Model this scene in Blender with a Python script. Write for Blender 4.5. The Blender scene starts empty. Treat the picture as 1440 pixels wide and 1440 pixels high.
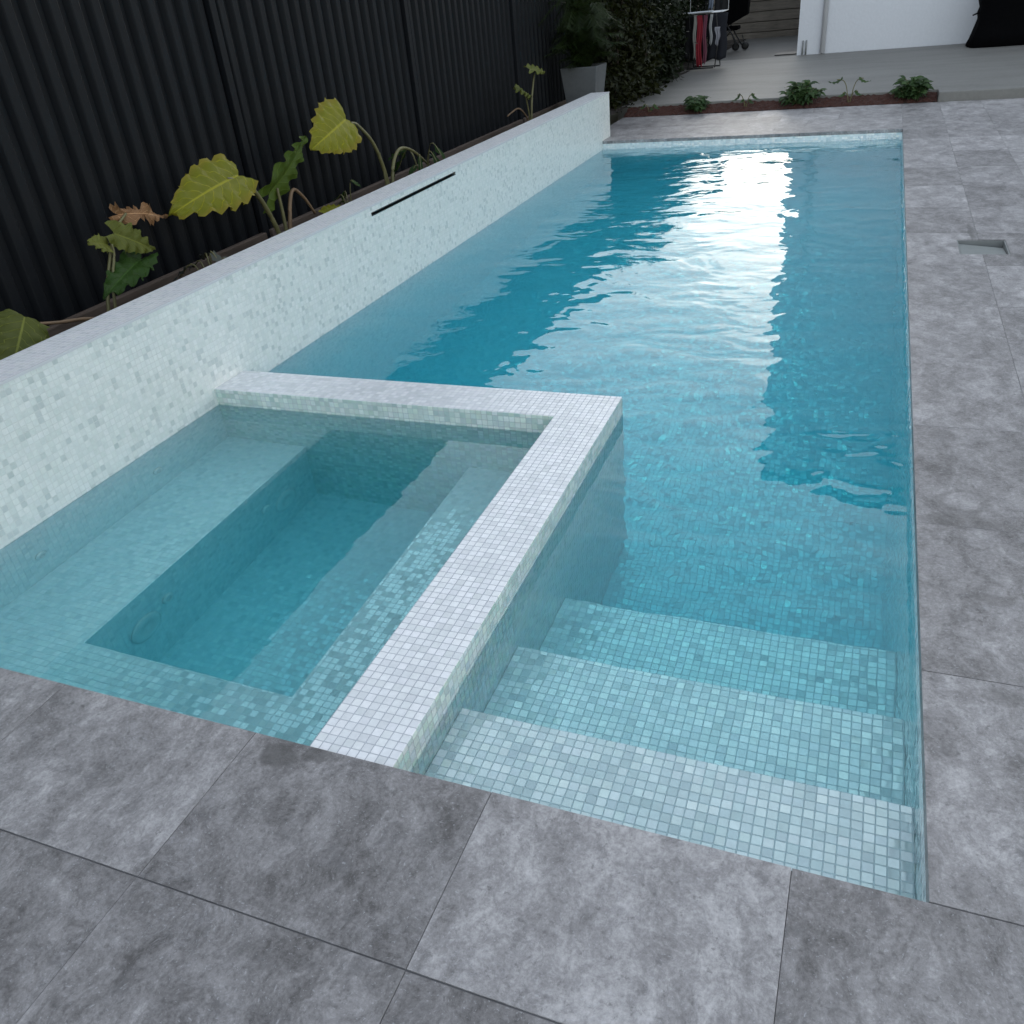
import bpy, bmesh, math, random
from mathutils import Vector, Matrix
rad = math.radians
S = bpy.context.scene
COL = S.collection
random.seed(11)

# ------------------------------------------------------------------ world measures (metres)
W, L = 2.968, 8.40            # pool width, length
A, SW = 1.0771, 0.220         # spa wall: outer face at x=-A, width SW
B0, B1 = 1.779, 2.005         # spa back wall, inner / outer face
ZS, ZW = -0.007, -0.085       # spa wall top, water level
HW, TW = 0.437, 0.202         # feature wall height, thickness
WEND = 8.72
FX = -3.85                    # fence plane
PITCH = 0.22/9                # mosaic pitch

# ------------------------------------------------------------------ helpers
class MB:
    """collects geometry for one mesh, with UVs in metres"""
    def __init__(s):
        s.bm = bmesh.new(); s.uv = s.bm.loops.layers.uv.new('UVMap'); s.rn = s.bm.loops.layers.float_color.new('rnd')
    def face(s, pts, uvs=None, rnd=0.5, off=(0, 0), smooth=False):
        vs = [s.bm.verts.new(p) for p in pts]
        return s.facev(vs, uvs, rnd, off, smooth)
    def facev(s, vs, uvs=None, rnd=0.5, off=(0, 0), smooth=False):
        f = s.bm.faces.new(vs); f.normal_update(); n = f.normal; f.smooth = smooth
        ax = max(range(3), key=lambda i: abs(n[i]))
        for k, l in enumerate(f.loops):
            c = l.vert.co
            if uvs: u = uvs[k]
            elif ax == 0: u = (c.y, c.z)
            elif ax == 1: u = (c.x, c.z)
            else: u = (c.x, c.y)
            l[s.uv].uv = (u[0]+off[0], u[1]+off[1])
            l[s.rn] = (rnd, rnd, rnd, 1)
        return f
    def box(s, a, b, rnd=0.5, off=(0, 0)):
        x0, y0, z0 = a; x1, y1, z1 = b
        v = [s.bm.verts.new(p) for p in ((x0,y0,z0),(x1,y0,z0),(x1,y1,z0),(x0,y1,z0),(x0,y0,z1),(x1,y0,z1),(x1,y1,z1),(x0,y1,z1))]
        for q in ((0,3,2,1),(4,5,6,7),(0,1,5,4),(1,2,6,5),(2,3,7,6),(3,0,4,7)):
            s.facev([v[i] for i in q], None, rnd, off)
    def prism(s, poly, z0, z1):
        lo = [s.bm.verts.new((x, y, z0)) for x, y in poly]; hi = [s.bm.verts.new((x, y, z1)) for x, y in poly]
        s.facev(hi); s.facev(lo[::-1])
        n = len(poly)
        for i in range(n):
            j = (i+1) % n; s.facev([lo[i], lo[j], hi[j], hi[i]])
    def tube(s, pts, rads, seg=8, cap=True):
        pts = [Vector(p) for p in pts]; rings = []
        if not hasattr(rads, '__len__'): rads = [rads]*len(pts)
        for i, p in enumerate(pts):
            d = (pts[min(i+1, len(pts)-1)]-pts[max(i-1, 0)]).normalized()
            h = Vector((0, 0, 1)) if abs(d.z) < .9 else Vector((1, 0, 0))
            u = d.cross(h).normalized(); w = d.cross(u)
            rings.append([s.bm.verts.new(p+rads[i]*(math.cos(t)*u+math.sin(t)*w)) for t in [2*math.pi*k/seg for k in range(seg)]])
        for i in range(len(rings)-1):
            for k in range(seg):
                s.facev([rings[i][k], rings[i][(k+1) % seg], rings[i+1][(k+1) % seg], rings[i+1][k]], [(0, i), (1, i), (1, i+1), (0, i+1)], smooth=True)
        if cap:
            s.facev(rings[0][::-1]); s.facev(rings[-1])
    def lathe(s, prof, c, axis='z', seg=20):
        """prof: (r, h) list; revolve about axis through c"""
        rings = []
        for r, h in prof:
            ring = []
            for k in range(seg):
                t = 2*math.pi*k/seg; a, b = r*math.cos(t), r*math.sin(t)
                p = {'z': (a, b, h), 'x': (h, a, b), 'y': (a, h, b)}[axis]
                ring.append(s.bm.verts.new((c[0]+p[0], c[1]+p[1], c[2]+p[2])))
            rings.append(ring)
        for i in range(len(rings)-1):
            for k in range(seg):
                s.facev([rings[i][k], rings[i][(k+1) % seg], rings[i+1][(k+1) % seg], rings[i+1][k]], smooth=True)
        s.facev(rings[0][::-1]); s.facev(rings[-1])
    def done(s, name, mat, parent=None, bevel=0, origin=None):
        """link as ONE object; coordinates were given in world space"""
        bmesh.ops.recalc_face_normals(s.bm, faces=s.bm.faces) if bevel != 'keep' else None
        o0 = Vector(parent.location) if parent else Vector(origin or (0, 0, 0))
        if parent and parent.parent: o0 = o0 + Vector(parent.parent.location)
        if o0.length: bmesh.ops.translate(s.bm, verts=s.bm.verts, vec=-o0)
        me = bpy.data.meshes.new(name); s.bm.to_mesh(me); s.bm.free()
        o = bpy.data.objects.new(name, me); COL.objects.link(o)
        if mat: me.materials.append(mat)
        if parent: o.parent = parent
        elif origin: o.location = origin
        if bevel and bevel != 'keep':
            m = o.modifiers.new('edge', 'BEVEL'); m.width = bevel; m.segments = 2; m.limit_method = 'ANGLE'; m.angle_limit = rad(40)
        return o

def thing(name, label, cat, loc=(0, 0, 0), group=None):
    o = bpy.data.objects.new(name, None); COL.objects.link(o); o.location = loc; o.empty_display_size = .1
    o['label'] = label; o['category'] = cat
    if group: o['group'] = group
    return o
def tag(o, label, cat, group=None):
    o['label'] = label; o['category'] = cat
    if group: o['group'] = group
    return o
def struct(o, label, cat):
    o['kind'] = 'structure'; o['label'] = label; o['category'] = cat
    return o

# ------------------------------------------------------------------ node helper
class N:
    def __init__(s, name):
        s.m = bpy.data.materials.new(name); s.m.use_nodes = True; s.t = s.m.node_tree
        s.t.nodes.clear(); s.out = s.t.nodes.new('ShaderNodeOutputMaterial')
    def n(s, typ, **kw):
        nd = s.t.nodes.new('ShaderNode'+typ)
        for k, v in kw.items():
            if k.startswith('_'): setattr(nd, k[1:], v)
        for k, v in kw.items():
            if not k.startswith('_'):
                key = k.replace('__', ' ')
                s.put(nd.inputs[int(key[1:])] if key[0] == 'i' and key[1:].isdigit() else nd.inputs[key], v)
        return nd
    def put(s, inp, v):
        if isinstance(v, bpy.types.NodeSocket): s.t.links.new(v, inp)
        elif isinstance(v, bpy.types.Node): s.t.links.new(v.outputs[0], inp)
        else:
            if inp.type == 'RGBA' and hasattr(v, '__len__') and len(v) == 3: v = (*v, 1)
            inp.default_value = v
    def math(s, op, a, b=0.0, c=0.0, clamp=False):
        nd = s.t.nodes.new('ShaderNodeMath'); nd.operation = op; nd.use_clamp = clamp
        s.put(nd.inputs[0], a); s.put(nd.inputs[1], b); s.put(nd.inputs[2], c)
        return nd.outputs[0]
    def vm(s, op, a, b=(0, 0, 0), scale=None):
        nd = s.t.nodes.new('ShaderNodeVectorMath'); nd.operation = op
        s.put(nd.inputs[0], a); s.put(nd.inputs[1], b)
        if scale is not None: s.put(nd.inputs['Scale'], scale)
        return nd.outputs['Value'] if op in ('LENGTH', 'DOT_PRODUCT', 'DISTANCE') else nd.outputs[0]
    def mix(s, f, a, b, mode='MIX'):
        nd = s.t.nodes.new('ShaderNodeMix'); nd.data_type = 'RGBA'; nd.blend_type = mode
        s.put(nd.inputs[0], f); s.put(nd.inputs[6], a); s.put(nd.inputs[7], b)
        return nd.outputs[2]
    def ramp(s, f, stops):
        nd = s.t.nodes.new('ShaderNodeValToRGB'); s.put(nd.inputs[0], f); e = nd.color_ramp.elements
        while len(e) < len(stops): e.new(0.5)
        for i, (p, c) in enumerate(stops):
            e[i].position = p; e[i].color = (*c, 1) if hasattr(c, '__len__') else (c, c, c, 1)
        return nd.outputs[0]
    def noise(s, vec, scale, detail=3, rough=.5, dist=0.0, col=False):
        nd = s.n('TexNoise', Vector=vec, Scale=scale, Detail=detail, Roughness=rough, Distortion=dist)
        return nd.outputs[1 if col else 0]
    def map(s, vec, scale=(1, 1, 1), loc=(0, 0, 0), rot=(0, 0, 0)):
        return s.n('Mapping', Vector=vec, Scale=scale, Location=loc, Rotation=rot).outputs[0]
    def uv(s): return s.n('UVMap').outputs[0]
    def obj(s): return s.n('TexCoord').outputs['Object']
    def geo(s): return s.n('NewGeometry')
    def surf(s, **kw):
        p = s.n('BsdfPrincipled', **kw); s.t.links.new(p.outputs[0], s.out.inputs[0]); return p
    def bump(s, h, dist, strength=1.0):
        return s.n('Bump', Height=h, Distance=dist, Strength=strength).outputs[0]

def flat(name, c, rough=.5, var=.15, scale=30, metal=0, bump=0, spec=.5):
    m = N(name); o = m.obj(); f = m.noise(o, scale, 4)
    k = m.mix(f, tuple(x*(1-var) for x in c), tuple(min(1, x*(1+var)) for x in c))
    kw = dict(Base__Color=k, Roughness=rough, Metallic=metal)
    kw['Specular IOR Level'.replace(' ', '__')] = spec
    if bump: kw['Normal'] = m.bump(f, bump)
    m.surf(**kw)
    return m.m

# ------------------------------------------------------------------ materials
def mosaic(name, pal, grout, spread=.5, jitter=.03, rough=.16, dark=.0, film=True, ior=1.75):
    m = N(name); uv = m.uv()
    q = m.vm('SCALE', uv, scale=1/PITCH)
    cell = m.vm('FLOOR', q); fr = m.vm('FRACTION', q)
    wn = m.n('TexWhiteNoise', _noise_dimensions='2D', Vector=cell); r, rc = wn.outputs[0], wn.outputs[1]
    wn2 = m.n('TexWhiteNoise', _noise_dimensions='2D', Vector=m.vm('ADD', cell, (37.3, 11.7, 0))); r2, rc2 = wn2.outputs[0], wn2.outputs[1]
    sx = m.n('SeparateXYZ', Vector=fr)
    ex = m.math('ABSOLUTE', m.math('SUBTRACT', sx.outputs[0], .5)); ey = m.math('ABSOLUTE', m.math('SUBTRACT', sx.outputs[1], .5))
    # rounded square distance
    dx = m.math('MAXIMUM', m.math('SUBTRACT', ex, .36), 0); dy = m.math('MAXIMUM', m.math('SUBTRACT', ey, .36), 0)
    dd = m.math('SQRT', m.math('ADD', m.math('MULTIPLY', dx, dx), m.math('MULTIPLY', dy, dy)))
    ex_ = m.noise(uv, 60, 2)
    gm = m.n('MapRange', _interpolation_type='SMOOTHSTEP', Value=m.math('ADD', dd, m.math('MULTIPLY', m.math('SUBTRACT', ex_, .5), .03)), From__Min=.072, From__Max=.11).outputs[0]
    col = m.ramp(r, pal)
    if dark:
        big = m.noise(uv, 2.2, 3)
        dk = m.math('LESS_THAN', r2, m.math('MULTIPLY', m.math('MULTIPLY', big, 2), dark))
        col = m.mix(m.math('MULTIPLY', dk, .42), col, (.42, .48, .48))
    tint = m.vm('ADD', m.vm('SCALE', m.vm('SUBTRACT', rc, (.5, .5, .5)), scale=.10*spread), (1, 1, 1))
    col = m.vm('MULTIPLY', col, tint)
    inner = m.noise(m.vm('ADD', q, m.vm('SCALE', rc2, scale=9)), 1.3, 2)
    col = m.mix(.25, col, m.ramp(inner, [(.3, (.55, .6, .6)), (.7, (.95, .98, .97))]), 'MULTIPLY')
    dirt = m.noise(uv, 5, 4)
    g = m.mix(dirt, tuple(c*.8 for c in grout), tuple(c*1.15 for c in grout))
    col = m.mix(gm, col, g)
    geo = m.geo()
    jit = m.vm('SCALE', m.vm('SUBTRACT', rc2, (.5, .5, .5)), scale=m.math('MULTIPLY', m.math('SUBTRACT', 1, gm), jitter))
    bmp = m.bump(m.math('SUBTRACT', 1, gm), .0006)
    nrm = m.vm('NORMALIZE', m.vm('ADD', bmp, jit))
    kw = dict(Base__Color=col, Roughness=m.math('ADD', rough, m.math('MULTIPLY', gm, .5)), Normal=nrm, IOR=ior)
    p = m.surf(**kw)
    if film:
        m.put(p.inputs['Thin Film Thickness'], m.math('ADD', 260, m.math('MULTIPLY', r2, 380)))
        p.inputs['Thin Film IOR'].default_value = 1.5
    return m.m

TILE_WALL = mosaic('wall_mosaic', [(0, (.77, .80, .775)), (.35, (.82, .845, .82)), (1, (.88, .90, .88))], (.75, .775, .755), dark=.12, rough=.3, spread=.15, film=False)
TILE_TOP = mosaic('spa_mosaic', [(0, (.68, .69, .71)), (.4, (.76, .77, .79)), (1, (.86, .87, .89))], (.46, .49, .53), rough=.25, spread=.2, film=False)
TILE_CAP_LIT = mosaic('cap_lit_mosaic', [(0, (.80, .80, .82)), (.4, (.86, .86, .88)), (1, (.93, .93, .94))], (.70, .71, .73), rough=.25, spread=.3, film=False)  # paler copy of the spa tile; missing sky light put into the colour
TILE_SIDE_LIT = mosaic('spa_side_lit_mosaic', [(0, (.52, .62, .59)), (.4, (.66, .74, .70)), (1, (.80, .87, .83))], (.50, .56, .56), rough=.2)  # spa tile tinted green, the pool's reflected light put into the colour
TILE_POOL = mosaic('pool_mosaic', [(0, (.54, .61, .64)), (.28, (.74, .80, .82)), (.6, (.86, .90, .91)), (.85, (.97, .98, .98)), (1, (.99, .99, .99))], (.50, .58, .62), spread=.5, jitter=.16, rough=.06, ior=2.6, film=False)

TILE_FLOOR = mosaic('floor_mosaic', [(0, (.70, .77, .79)), (.3, (.80, .86, .87)), (1, (.93, .96, .96))], (.54, .61, .65), spread=.3, jitter=.15, rough=.06, ior=2.6, film=False)
def stone():
    m = N('grey_marble'); uv = m.uv(); o = m.obj()
    rnd = m.n('VertexColor', _layer_name='rnd').outputs[0]
    w = m.vm('ADD', uv, m.vm('SCALE', m.vm('SUBTRACT', m.noise(uv, 3.5, 4, .6, col=True), (.5, .5, .5)), scale=.16))
    st = m.map(w, scale=(1.0, .55, 1), rot=(0, 0, .5))
    n1 = m.noise(st, 8, 8, .72, .1)
    n2 = m.noise(m.map(w, scale=(1, .7, 1), rot=(0, 0, .4)), 32, 8, .76, .15)
    n3 = m.noise(uv, 110, 6, .75)
    f = m.math('ADD', m.math('MULTIPLY', n1, .44), m.math('ADD', m.math('MULTIPLY', n2, .32), m.math('MULTIPLY', n3, .24)))
    f = m.math('ADD', f, m.math('MULTIPLY', m.math('SUBTRACT', rnd, .5), .085))
    col = m.ramp(f, [(.38, (.092, .085, .085)), (.455, (.19, .179, .181)), (.53, (.30, .285, .29)), (.635, (.53, .508, .513))])
    # dark mineral clouds and pale flecks / veins
    cl = m.ramp(m.noise(w, 13, 7, .72, .3), [(.55, 0.0), (.66, 1.0)])
    col = m.mix(m.math('MULTIPLY', cl, .5), col, (.115, .11, .115))
    vn = m.noise(w, 6.5, 8, .74, .5)
    vv = m.ramp(m.math('ABSOLUTE', m.math('SUBTRACT', vn, .5)), [(0, 1.0), (.016, 0.0)])
    vmask = m.ramp(m.noise(uv, 3.1, 2), [(.45, 0.0), (.65, 1.0)])
    col = m.mix(m.math('MULTIPLY', m.math('MULTIPLY', vv, vmask), .22), col, (.48, .475, .51))
    fl = m.ramp(m.noise(w, 170, 3, .6), [(.62, 0.0), (.70, 1.0)])
    col = m.mix(m.math('MULTIPLY', fl, .45), col, (.5, .5, .53))
    # fine crack lines running with the bed of the stone
    ck = m.noise(m.map(w, scale=(1, .35, 1), rot=(0, 0, .45)), 9, 7, .72, .35)
    ckm = m.math('MULTIPLY', m.ramp(m.math('ABSOLUTE', m.math('SUBTRACT', ck, .52)), [(0, 1.0), (.012, 0.0)]), m.ramp(m.noise(uv, 4.7, 2), [(.5, 0.0), (.62, 1.0)]))
    col = m.mix(m.math('MULTIPLY', ckm, .12), col, (.07, .068, .075))
    pit = m.ramp(m.noise(uv, 48, 5, .65), [(.60, 0.0), (.68, 1.0)])
    col = m.mix(m.math('MULTIPLY', pit, .5), col, (.08, .076, .076))
    # wet marks and stains where they lie on the deck
    wob = m.vm('ADD', o, m.vm('SCALE', m.vm('SUBTRACT', m.noise(o, 14, 3, .6, col=True), (.5, .5, .5)), scale=.05))
    wet = None
    for (sx, sy, rx, ry, ring, k) in STAINS:
        d = m.vm('LENGTH', m.vm('MULTIPLY', m.vm('SUBTRACT', wob, (sx, sy, 0)), (1/rx, 1/ry, 0)))
        if ring: v = m.ramp(m.math('ABSOLUTE', m.math('SUBTRACT', d, .85)), [(.06, 1.0), (.2, 0.0)])
        else: v = m.ramp(d, [(.75, 1.0), (1.0, 0.0)])
        v = m.math('MULTIPLY', v, k)
        wet = v if wet is None else m.math('MAXIMUM', wet, v)
    col = m.mix(wet, col, (.075, .07, .068))
    h = m.math('SUBTRACT', m.math('ADD', m.math('MULTIPLY', n2, .6), m.math('MULTIPLY', n3, .4)), m.math('MULTIPLY', ckm, .06))
    rg = m.math('ADD', .33, m.math('MULTIPLY', n2, .25))
    m.surf(Base__Color=col, Roughness=m.math('SUBTRACT', rg, m.math('MULTIPLY', wet, .15)), Normal=m.bump(h, .004))
    return m.m
STAINS = [(.133, 1.418, .075, .075, True, .38), (.12, 1.30, .13, .05, False, .3), (.345, 4.58, .02, .20, False, .55), (.25, 4.28, .05, .05, False, .4), (.47, 4.62, .06, .03, False, .4),
          (-1.345, -.045, .055, .04, False, .65), (-1.25, -.02, .05, .02, False, .5), (.18, .93, .06, .03, False, .35), (.16, .57, .05, .035, False, .3), (-.50, -.43, .05, .02, False, .5)]
STONE = stone()
GROUT = flat('stone_grout', (.14, .138, .142), .9, .6, 7)

HAZY = .22      # faint cloudiness of the pool water, per metre
def water(name, ramp_y, amp, scale, absorb, dens):
    m = N(name); o = m.obj()
    k = m.n('MapRange', Value=m.n('SeparateXYZ', Vector=o).outputs[1], From__Min=ramp_y[0], From__Max=ramp_y[1], To__Min=ramp_y[2], To__Max=1.0).outputs[0]
    w = m.vm('ADD', o, m.vm('SCALE', m.vm('SUBTRACT', m.noise(o, 1.3, 2, col=True), (.5, .5, .5)), scale=.5))
    a = m.noise(m.map(w, scale=(.8, 1.25, 1)), scale, 1.5, .45)
    b = m.noise(m.map(w, scale=(1, 1.3, 1), rot=(0, 0, .6)), scale*2.7, 1, .4)
    h = m.math('MULTIPLY', m.math('ADD', a, m.math('MULTIPLY', b, .36)), k)
    g = m.n('BsdfGlass', IOR=1.333, Roughness=0.0, Color=(1, 1, 1), Normal=m.bump(h, amp))
    m.t.links.new(g.outputs[0], m.out.inputs[0])
    v = m.n('VolumeAbsorption', Color=absorb, Density=dens)
    sc = m.n('VolumeScatter', Color=(.62, .95, 1.0), Density=HAZY, Anisotropy=.2)
    ad = m.n('AddShader', i0=v.outputs[0], i1=sc.outputs[0])
    m.t.links.new(ad.outputs[0], m.out.inputs[1])
    return m.m
ABS = (.16, .91, .975)
WATER = water('pool_water', (0.5, 5.0, .45), .013, 2.7, ABS, 1.0)
SPAWATER = water('calm_water', (0, 2, 1), .0009, 3.0, ABS, .9)

def fence_mat(name='fence_steel', c=(.0048, .0058, .0080)):
    m = N(name); o = m.obj()
    f = m.noise(m.map(o, scale=(1, 1, .15)), 6, 5, .6)
    d = m.noise(o, 60, 3)
    col = m.mix(f, tuple(x*.8 for x in c), tuple(x*1.3 for x in c))
    m.surf(Base__Color=col, Roughness=m.math('ADD', .5, m.math('MULTIPLY', d, .15)), Specular__IOR__Level=.2, Normal=m.bump(d, .0006))
    return m.m
FENCE = fence_mat()
CONC = None
def concrete(name, c, streak=True):
    m = N(name); o = m.obj()
    a = m.noise(m.map(o, scale=(.5, 1.6, 1)), 1.6, 6, .6, .3); b = m.noise(o, 22, 5, .65)
    f = m.math('ADD', m.math('MULTIPLY', a, .65), m.math('MULTIPLY', b, .35))
    col = m.ramp(f, [(.3, tuple(x*.72 for x in c)), (.5, c), (.7, tuple(x*1.22 for x in c))])
    m.surf(Base__Color=col, Roughness=.6, Normal=m.bump(b, .003))
    return m.m
PATIO = concrete('patio_concrete', (.165, .16, .15))
PATH = concrete('path_concrete', (.075, .074, .07))
POTM = concrete('pot_concrete', (.11, .115, .12))
WHITE = flat('white_render', (.62, .63, .67), .7, .05, 25, bump=.004)
WHITE2 = flat('white_pipe', (.66, .66, .69), .4, .05, 10)
ROOF = flat('roof_dark', (.06, .06, .065), .6)
SOIL = flat('dark_soil', (.022, .016, .012), .95, .6, 35, bump=.03)
MULCH = flat('red_mulch', (.055, .016, .009), .9, .75, 70, bump=.03)
EARTH = flat('earth', (.05, .06, .03), .95, .4, 3)
BLACK = flat('black_fabric', (.0025, .0025, .003), 1, .3, 20, spec=.05)
BLACKM = flat('black_metal', (.012, .012, .013), .45, .2, 20)
PLASTIC = flat('clear_white_plastic', (.70, .75, .75), .25, .05, 10)
SLOTM = flat('slot_black', (.004, .004, .005), .4, .1, 10)
LID = flat('grey_plastic_lid', (.20, .215, .21), .4, .15, 15)
STEEL = flat('dull_steel', (.20, .21, .21), .4, .2, 15)
def timber(name, c, z=True):
    m = N(name); o = m.obj()
    g = m.noise(m.map(o, scale=(1, .12, 1) if z else (.12, 1, 1)), 30, 6, .65, .4); b = m.noise(o, 5, 3)
    f = m.math('ADD', m.math('MULTIPLY', g, .7), m.math('MULTIPLY', b, .3))
    col = m.ramp(f, [(.3, tuple(x*.55 for x in c)), (.5, c), (.7, tuple(x*1.4 for x in c))])
    m.surf(Base__Color=col, Roughness=.8, Normal=m.bump(g, .003))
    return m.m
SLEEPER = timber('sleeper_timber', (.085, .060, .047))
RETAIN = timber('retaining_timber', (.10, .086, .072), False)

def leafmat(name, c1, c2, trans=.25, veins=False, edge=None):
    m = N(name); uv = m.uv(); o = m.obj()
    rnd = m.n('VertexColor', _layer_name='rnd').outputs[0]
    f = m.noise(o, 12, 4, .6)
    f = m.math('ADD', m.math('MULTIPLY', f, .7), m.math('MULTIPLY', m.math('SUBTRACT', rnd, .3), .8), clamp=True)
    col = m.mix(f, c1, c2)
    h = m.noise(o, 30, 3)
    if veins:
        sp = m.n('SeparateXYZ', Vector=uv)       # u: -1..1 across, v: 0..1 along
        au = m.math('ABSOLUTE', sp.outputs[0])
        ph = m.math('FRACT', m.math('ADD', m.math('MULTIPLY', sp.outputs[1], 8), m.math('MULTIPLY', au, -2.2)))
        vv = m.math('ABSOLUTE', m.math('SUBTRACT', ph, .5))
        lines = m.ramp(vv, [(.0, 1.0), (.07, 0.0)])
        mid = m.ramp(au, [(.02, 1.0), (.06, 0.0)])
        vn = m.math('MAXIMUM', lines, mid)
        col = m.mix(m.math('MULTIPLY', vn, .55), col, tuple(min(1, x*1.7) for x in c2))
        if edge:
            e = m.ramp(m.math('ADD', au, m.math('MULTIPLY', m.math('SUBTRACT', m.noise(o, 18, 4), .5), .5)), [(.72, 0.0), (.98, 1.0)])
            col = m.mix(m.math('MULTIPLY', e, .7), col, edge)
        h = m.math('ADD', h, m.math('MULTIPLY', vn, -.6))
    p = m.n('BsdfPrincipled', Base__Color=col, Roughness=.5, Specular__IOR__Level=.22, Normal=m.bump(h, .003))
    t = m.n('BsdfTranslucent', Color=m.mix(.5, col, (*[min(1, x*1.5) for x in c2], 1)))
    s = m.n('MixShader', i0=trans, i1=p.outputs[0], i2=t.outputs[0])
    m.t.links.new(s.outputs[0], m.out.inputs[0])
    return m.m
LEAF_Y = leafmat('yellowing_leaf', (.125, .14, .006), (.27, .245, .010), .2, True, (.25, .19, .025))
LEAF_G = leafmat('green_leaf', (.012, .034, .005), (.032, .075, .010), .2, True)
LEAF_M = leafmat('mid_green_leaf', (.035, .065, .007), (.085, .13, .016), .2, True)
LEAF_P = leafmat('pale_leaf', (.07, .085, .015), (.17, .18, .035), .2, True)
LEAF_B = leafmat('dried_leaf', (.16, .075, .03), (.50, .29, .15), .1, True)
STALK = flat('stalk', (.13, .12, .05), .5, .3, 14)
STALKB = flat('brown_stalk', (.16, .10, .055), .6, .35, 14)
HEDGE1 = leafmat('hedge_leaf', (.002, .005, .0015), (.011, .018, .004), .12)
HEDGE2 = leafmat('hedge_olive_leaf', (.004, .007, .0015), (.024, .027, .005), .12)
FERN = leafmat('fern_leaf', (.005, .012, .002), (.024, .040, .007), .12)
BEDLEAF = leafmat('bed_leaf', (.018, .040, .014), (.060, .105, .035), .2)
BARK = flat('bark', (.05, .035, .025), .9, .4, 30, bump=.01)
DRYG = leafmat('grey_dry_leaf', (.03, .035, .03), (.09, .095, .08), .1)

# ------------------------------------------------------------------ camera
yaw, pitch, roll, fpx = -.423, -.55, -.1071, 1177.44
fw = Vector((math.sin(yaw)*math.cos(pitch), math.cos(yaw)*math.cos(pitch), math.sin(pitch)))
rt0 = Vector((math.cos(yaw), -math.sin(yaw), 0)); up0 = rt0.cross(fw)
rt = math.cos(roll)*rt0+math.sin(roll)*up0; up = -math.sin(roll)*rt0+math.cos(roll)*up0
cam = bpy.data.cameras.new('camera'); co = bpy.data.objects.new('camera', cam); COL.objects.link(co)
M = Matrix((rt, up, -fw)).transposed().to_4x4(); M.translation = Vector((-.2464, -1.0541, 1.42)); co.matrix_world = M
cam.sensor_width = 36; cam.sensor_fit = 'HORIZONTAL'; cam.lens = fpx/1440*36; cam.clip_start = .05; cam.clip_end = 3000
S.camera = co

# ------------------------------------------------------------------ sky and sun
SUN_EL, SUN_AZ = 9.0, 7.0      # degrees; azimuth measured from +y towards +x
wd = bpy.data.worlds.new('World'); S.world = wd; wd.use_nodes = True
nt = wd.node_tree; bg = nt.nodes['Background']
sky = nt.nodes.new('ShaderNodeTexSky'); sky.sky_type = 'NISHITA'; sky.sun_disc = False
sky.sun_elevation = rad(SUN_EL); sky.sun_rotation = rad(SUN_AZ); sky.air_density = 1.2; sky.dust_density = 1.0; sky.ozone_density = 2.0
hs = nt.nodes.new('ShaderNodeHueSaturation'); hs.inputs['Saturation'].default_value = .55
nt.links.new(sky.outputs[0], hs.inputs['Color']); gm_ = nt.nodes.new('ShaderNodeGamma'); gm_.inputs['Gamma'].default_value = .64      # thin even cloud evens out the evening sky
nt.links.new(hs.outputs[0], gm_.inputs['Color']); nt.links.new(gm_.outputs[0], bg.inputs[0]); bg.inputs[1].default_value = .15
sun = bpy.data.lights.new('sun', 'SUN'); so = bpy.data.objects.new('sun', sun); COL.objects.link(so)
sun.energy = .05; sun.angle = rad(35); sun.color = (1, .9, .78)
sd = Vector((math.sin(rad(SUN_AZ))*math.cos(rad(SUN_EL)), math.cos(rad(SUN_AZ))*math.cos(rad(SUN_EL)), math.sin(rad(SUN_EL))))
so.rotation_euler = sd.to_track_quat('Z', 'Y').to_euler()
S.view_settings.view_transform = 'Standard'; S.view_settings.look = 'None'; S.view_settings.gamma = 1
S.view_settings.exposure = 2.32
S.render.engine = 'CYCLES'
S.cycles.max_bounces = 24; S.cycles.transmission_bounces = 14; S.cycles.glossy_bounces = 6; S.cycles.diffuse_bounces = 9; S.cycles.volume_bounces = 3
S.cycles.use_denoising = True
S.cycles.sample_clamp_indirect = 10

# ------------------------------------------------------------------ ground, deck, patio
SK = (.262, 4.105, .510, 4.405)      # skimmer opening in the deck
def cut(r, hole):
    x0, y0, x1, y1 = r; a0, b0, a1, b1 = hole
    if a0 >= x1 or a1 <= x0 or b0 >= y1 or b1 <= y0: return [r]
    a0, b0, a1, b1 = max(a0, x0), max(b0, y0), min(a1, x1), min(b1, y1)
    out = [(x0, y0, x1, b0), (x0, b1, x1, y1), (x0, b0, a0, b1), (a1, b0, x1, b1)]
    return [q for q in out if q[2]-q[0] > .004 and q[3]-q[1] > .004]
g = MB()
for r in ((-400, -400, 400, -.3), (-400, 8.75, 400, 400), (-400, -.3, -3.2, 8.75), (.3, -.3, 400, 8.75)):
    g.face([(r[0], r[1], -.09), (r[2], r[1], -.09), (r[2], r[3], -.09), (r[0], r[3], -.09)])
struct(g.done('ground', EARTH), 'dark earth ground stretching away around the yard', 'ground')

d = MB(); gr = MB()
def pave(r, jx=.0005, jy=.0008):
    rn = random.random(); off = (random.uniform(-50, 50), random.uniform(-50, 50))
    for q in cut((r[0]+jx, r[1]+jy, r[2]-jx, r[3]-jy), SK):
        d.box((q[0], q[1], -.03), (q[2], q[3], random.uniform(-.0008, .0008)), rn, off)
XL = -W
xs = [-.231+.605*k for k in range(-5, 8)]
y = 0.0
# near strip: rows of 0.40 m pavers running along the pool edge
rows = [(0, -.40)] + [(-.40-.40*k, -.80-.40*k) for k in range(6)]
for (ya, yb) in rows:
    for i in range(len(xs)-1):
        a, b = max(xs[i], XL), min(xs[i+1], 4.0)
        if b-a > .02: pave((a, yb, b, ya), .0006, .0017)
    pass
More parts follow.
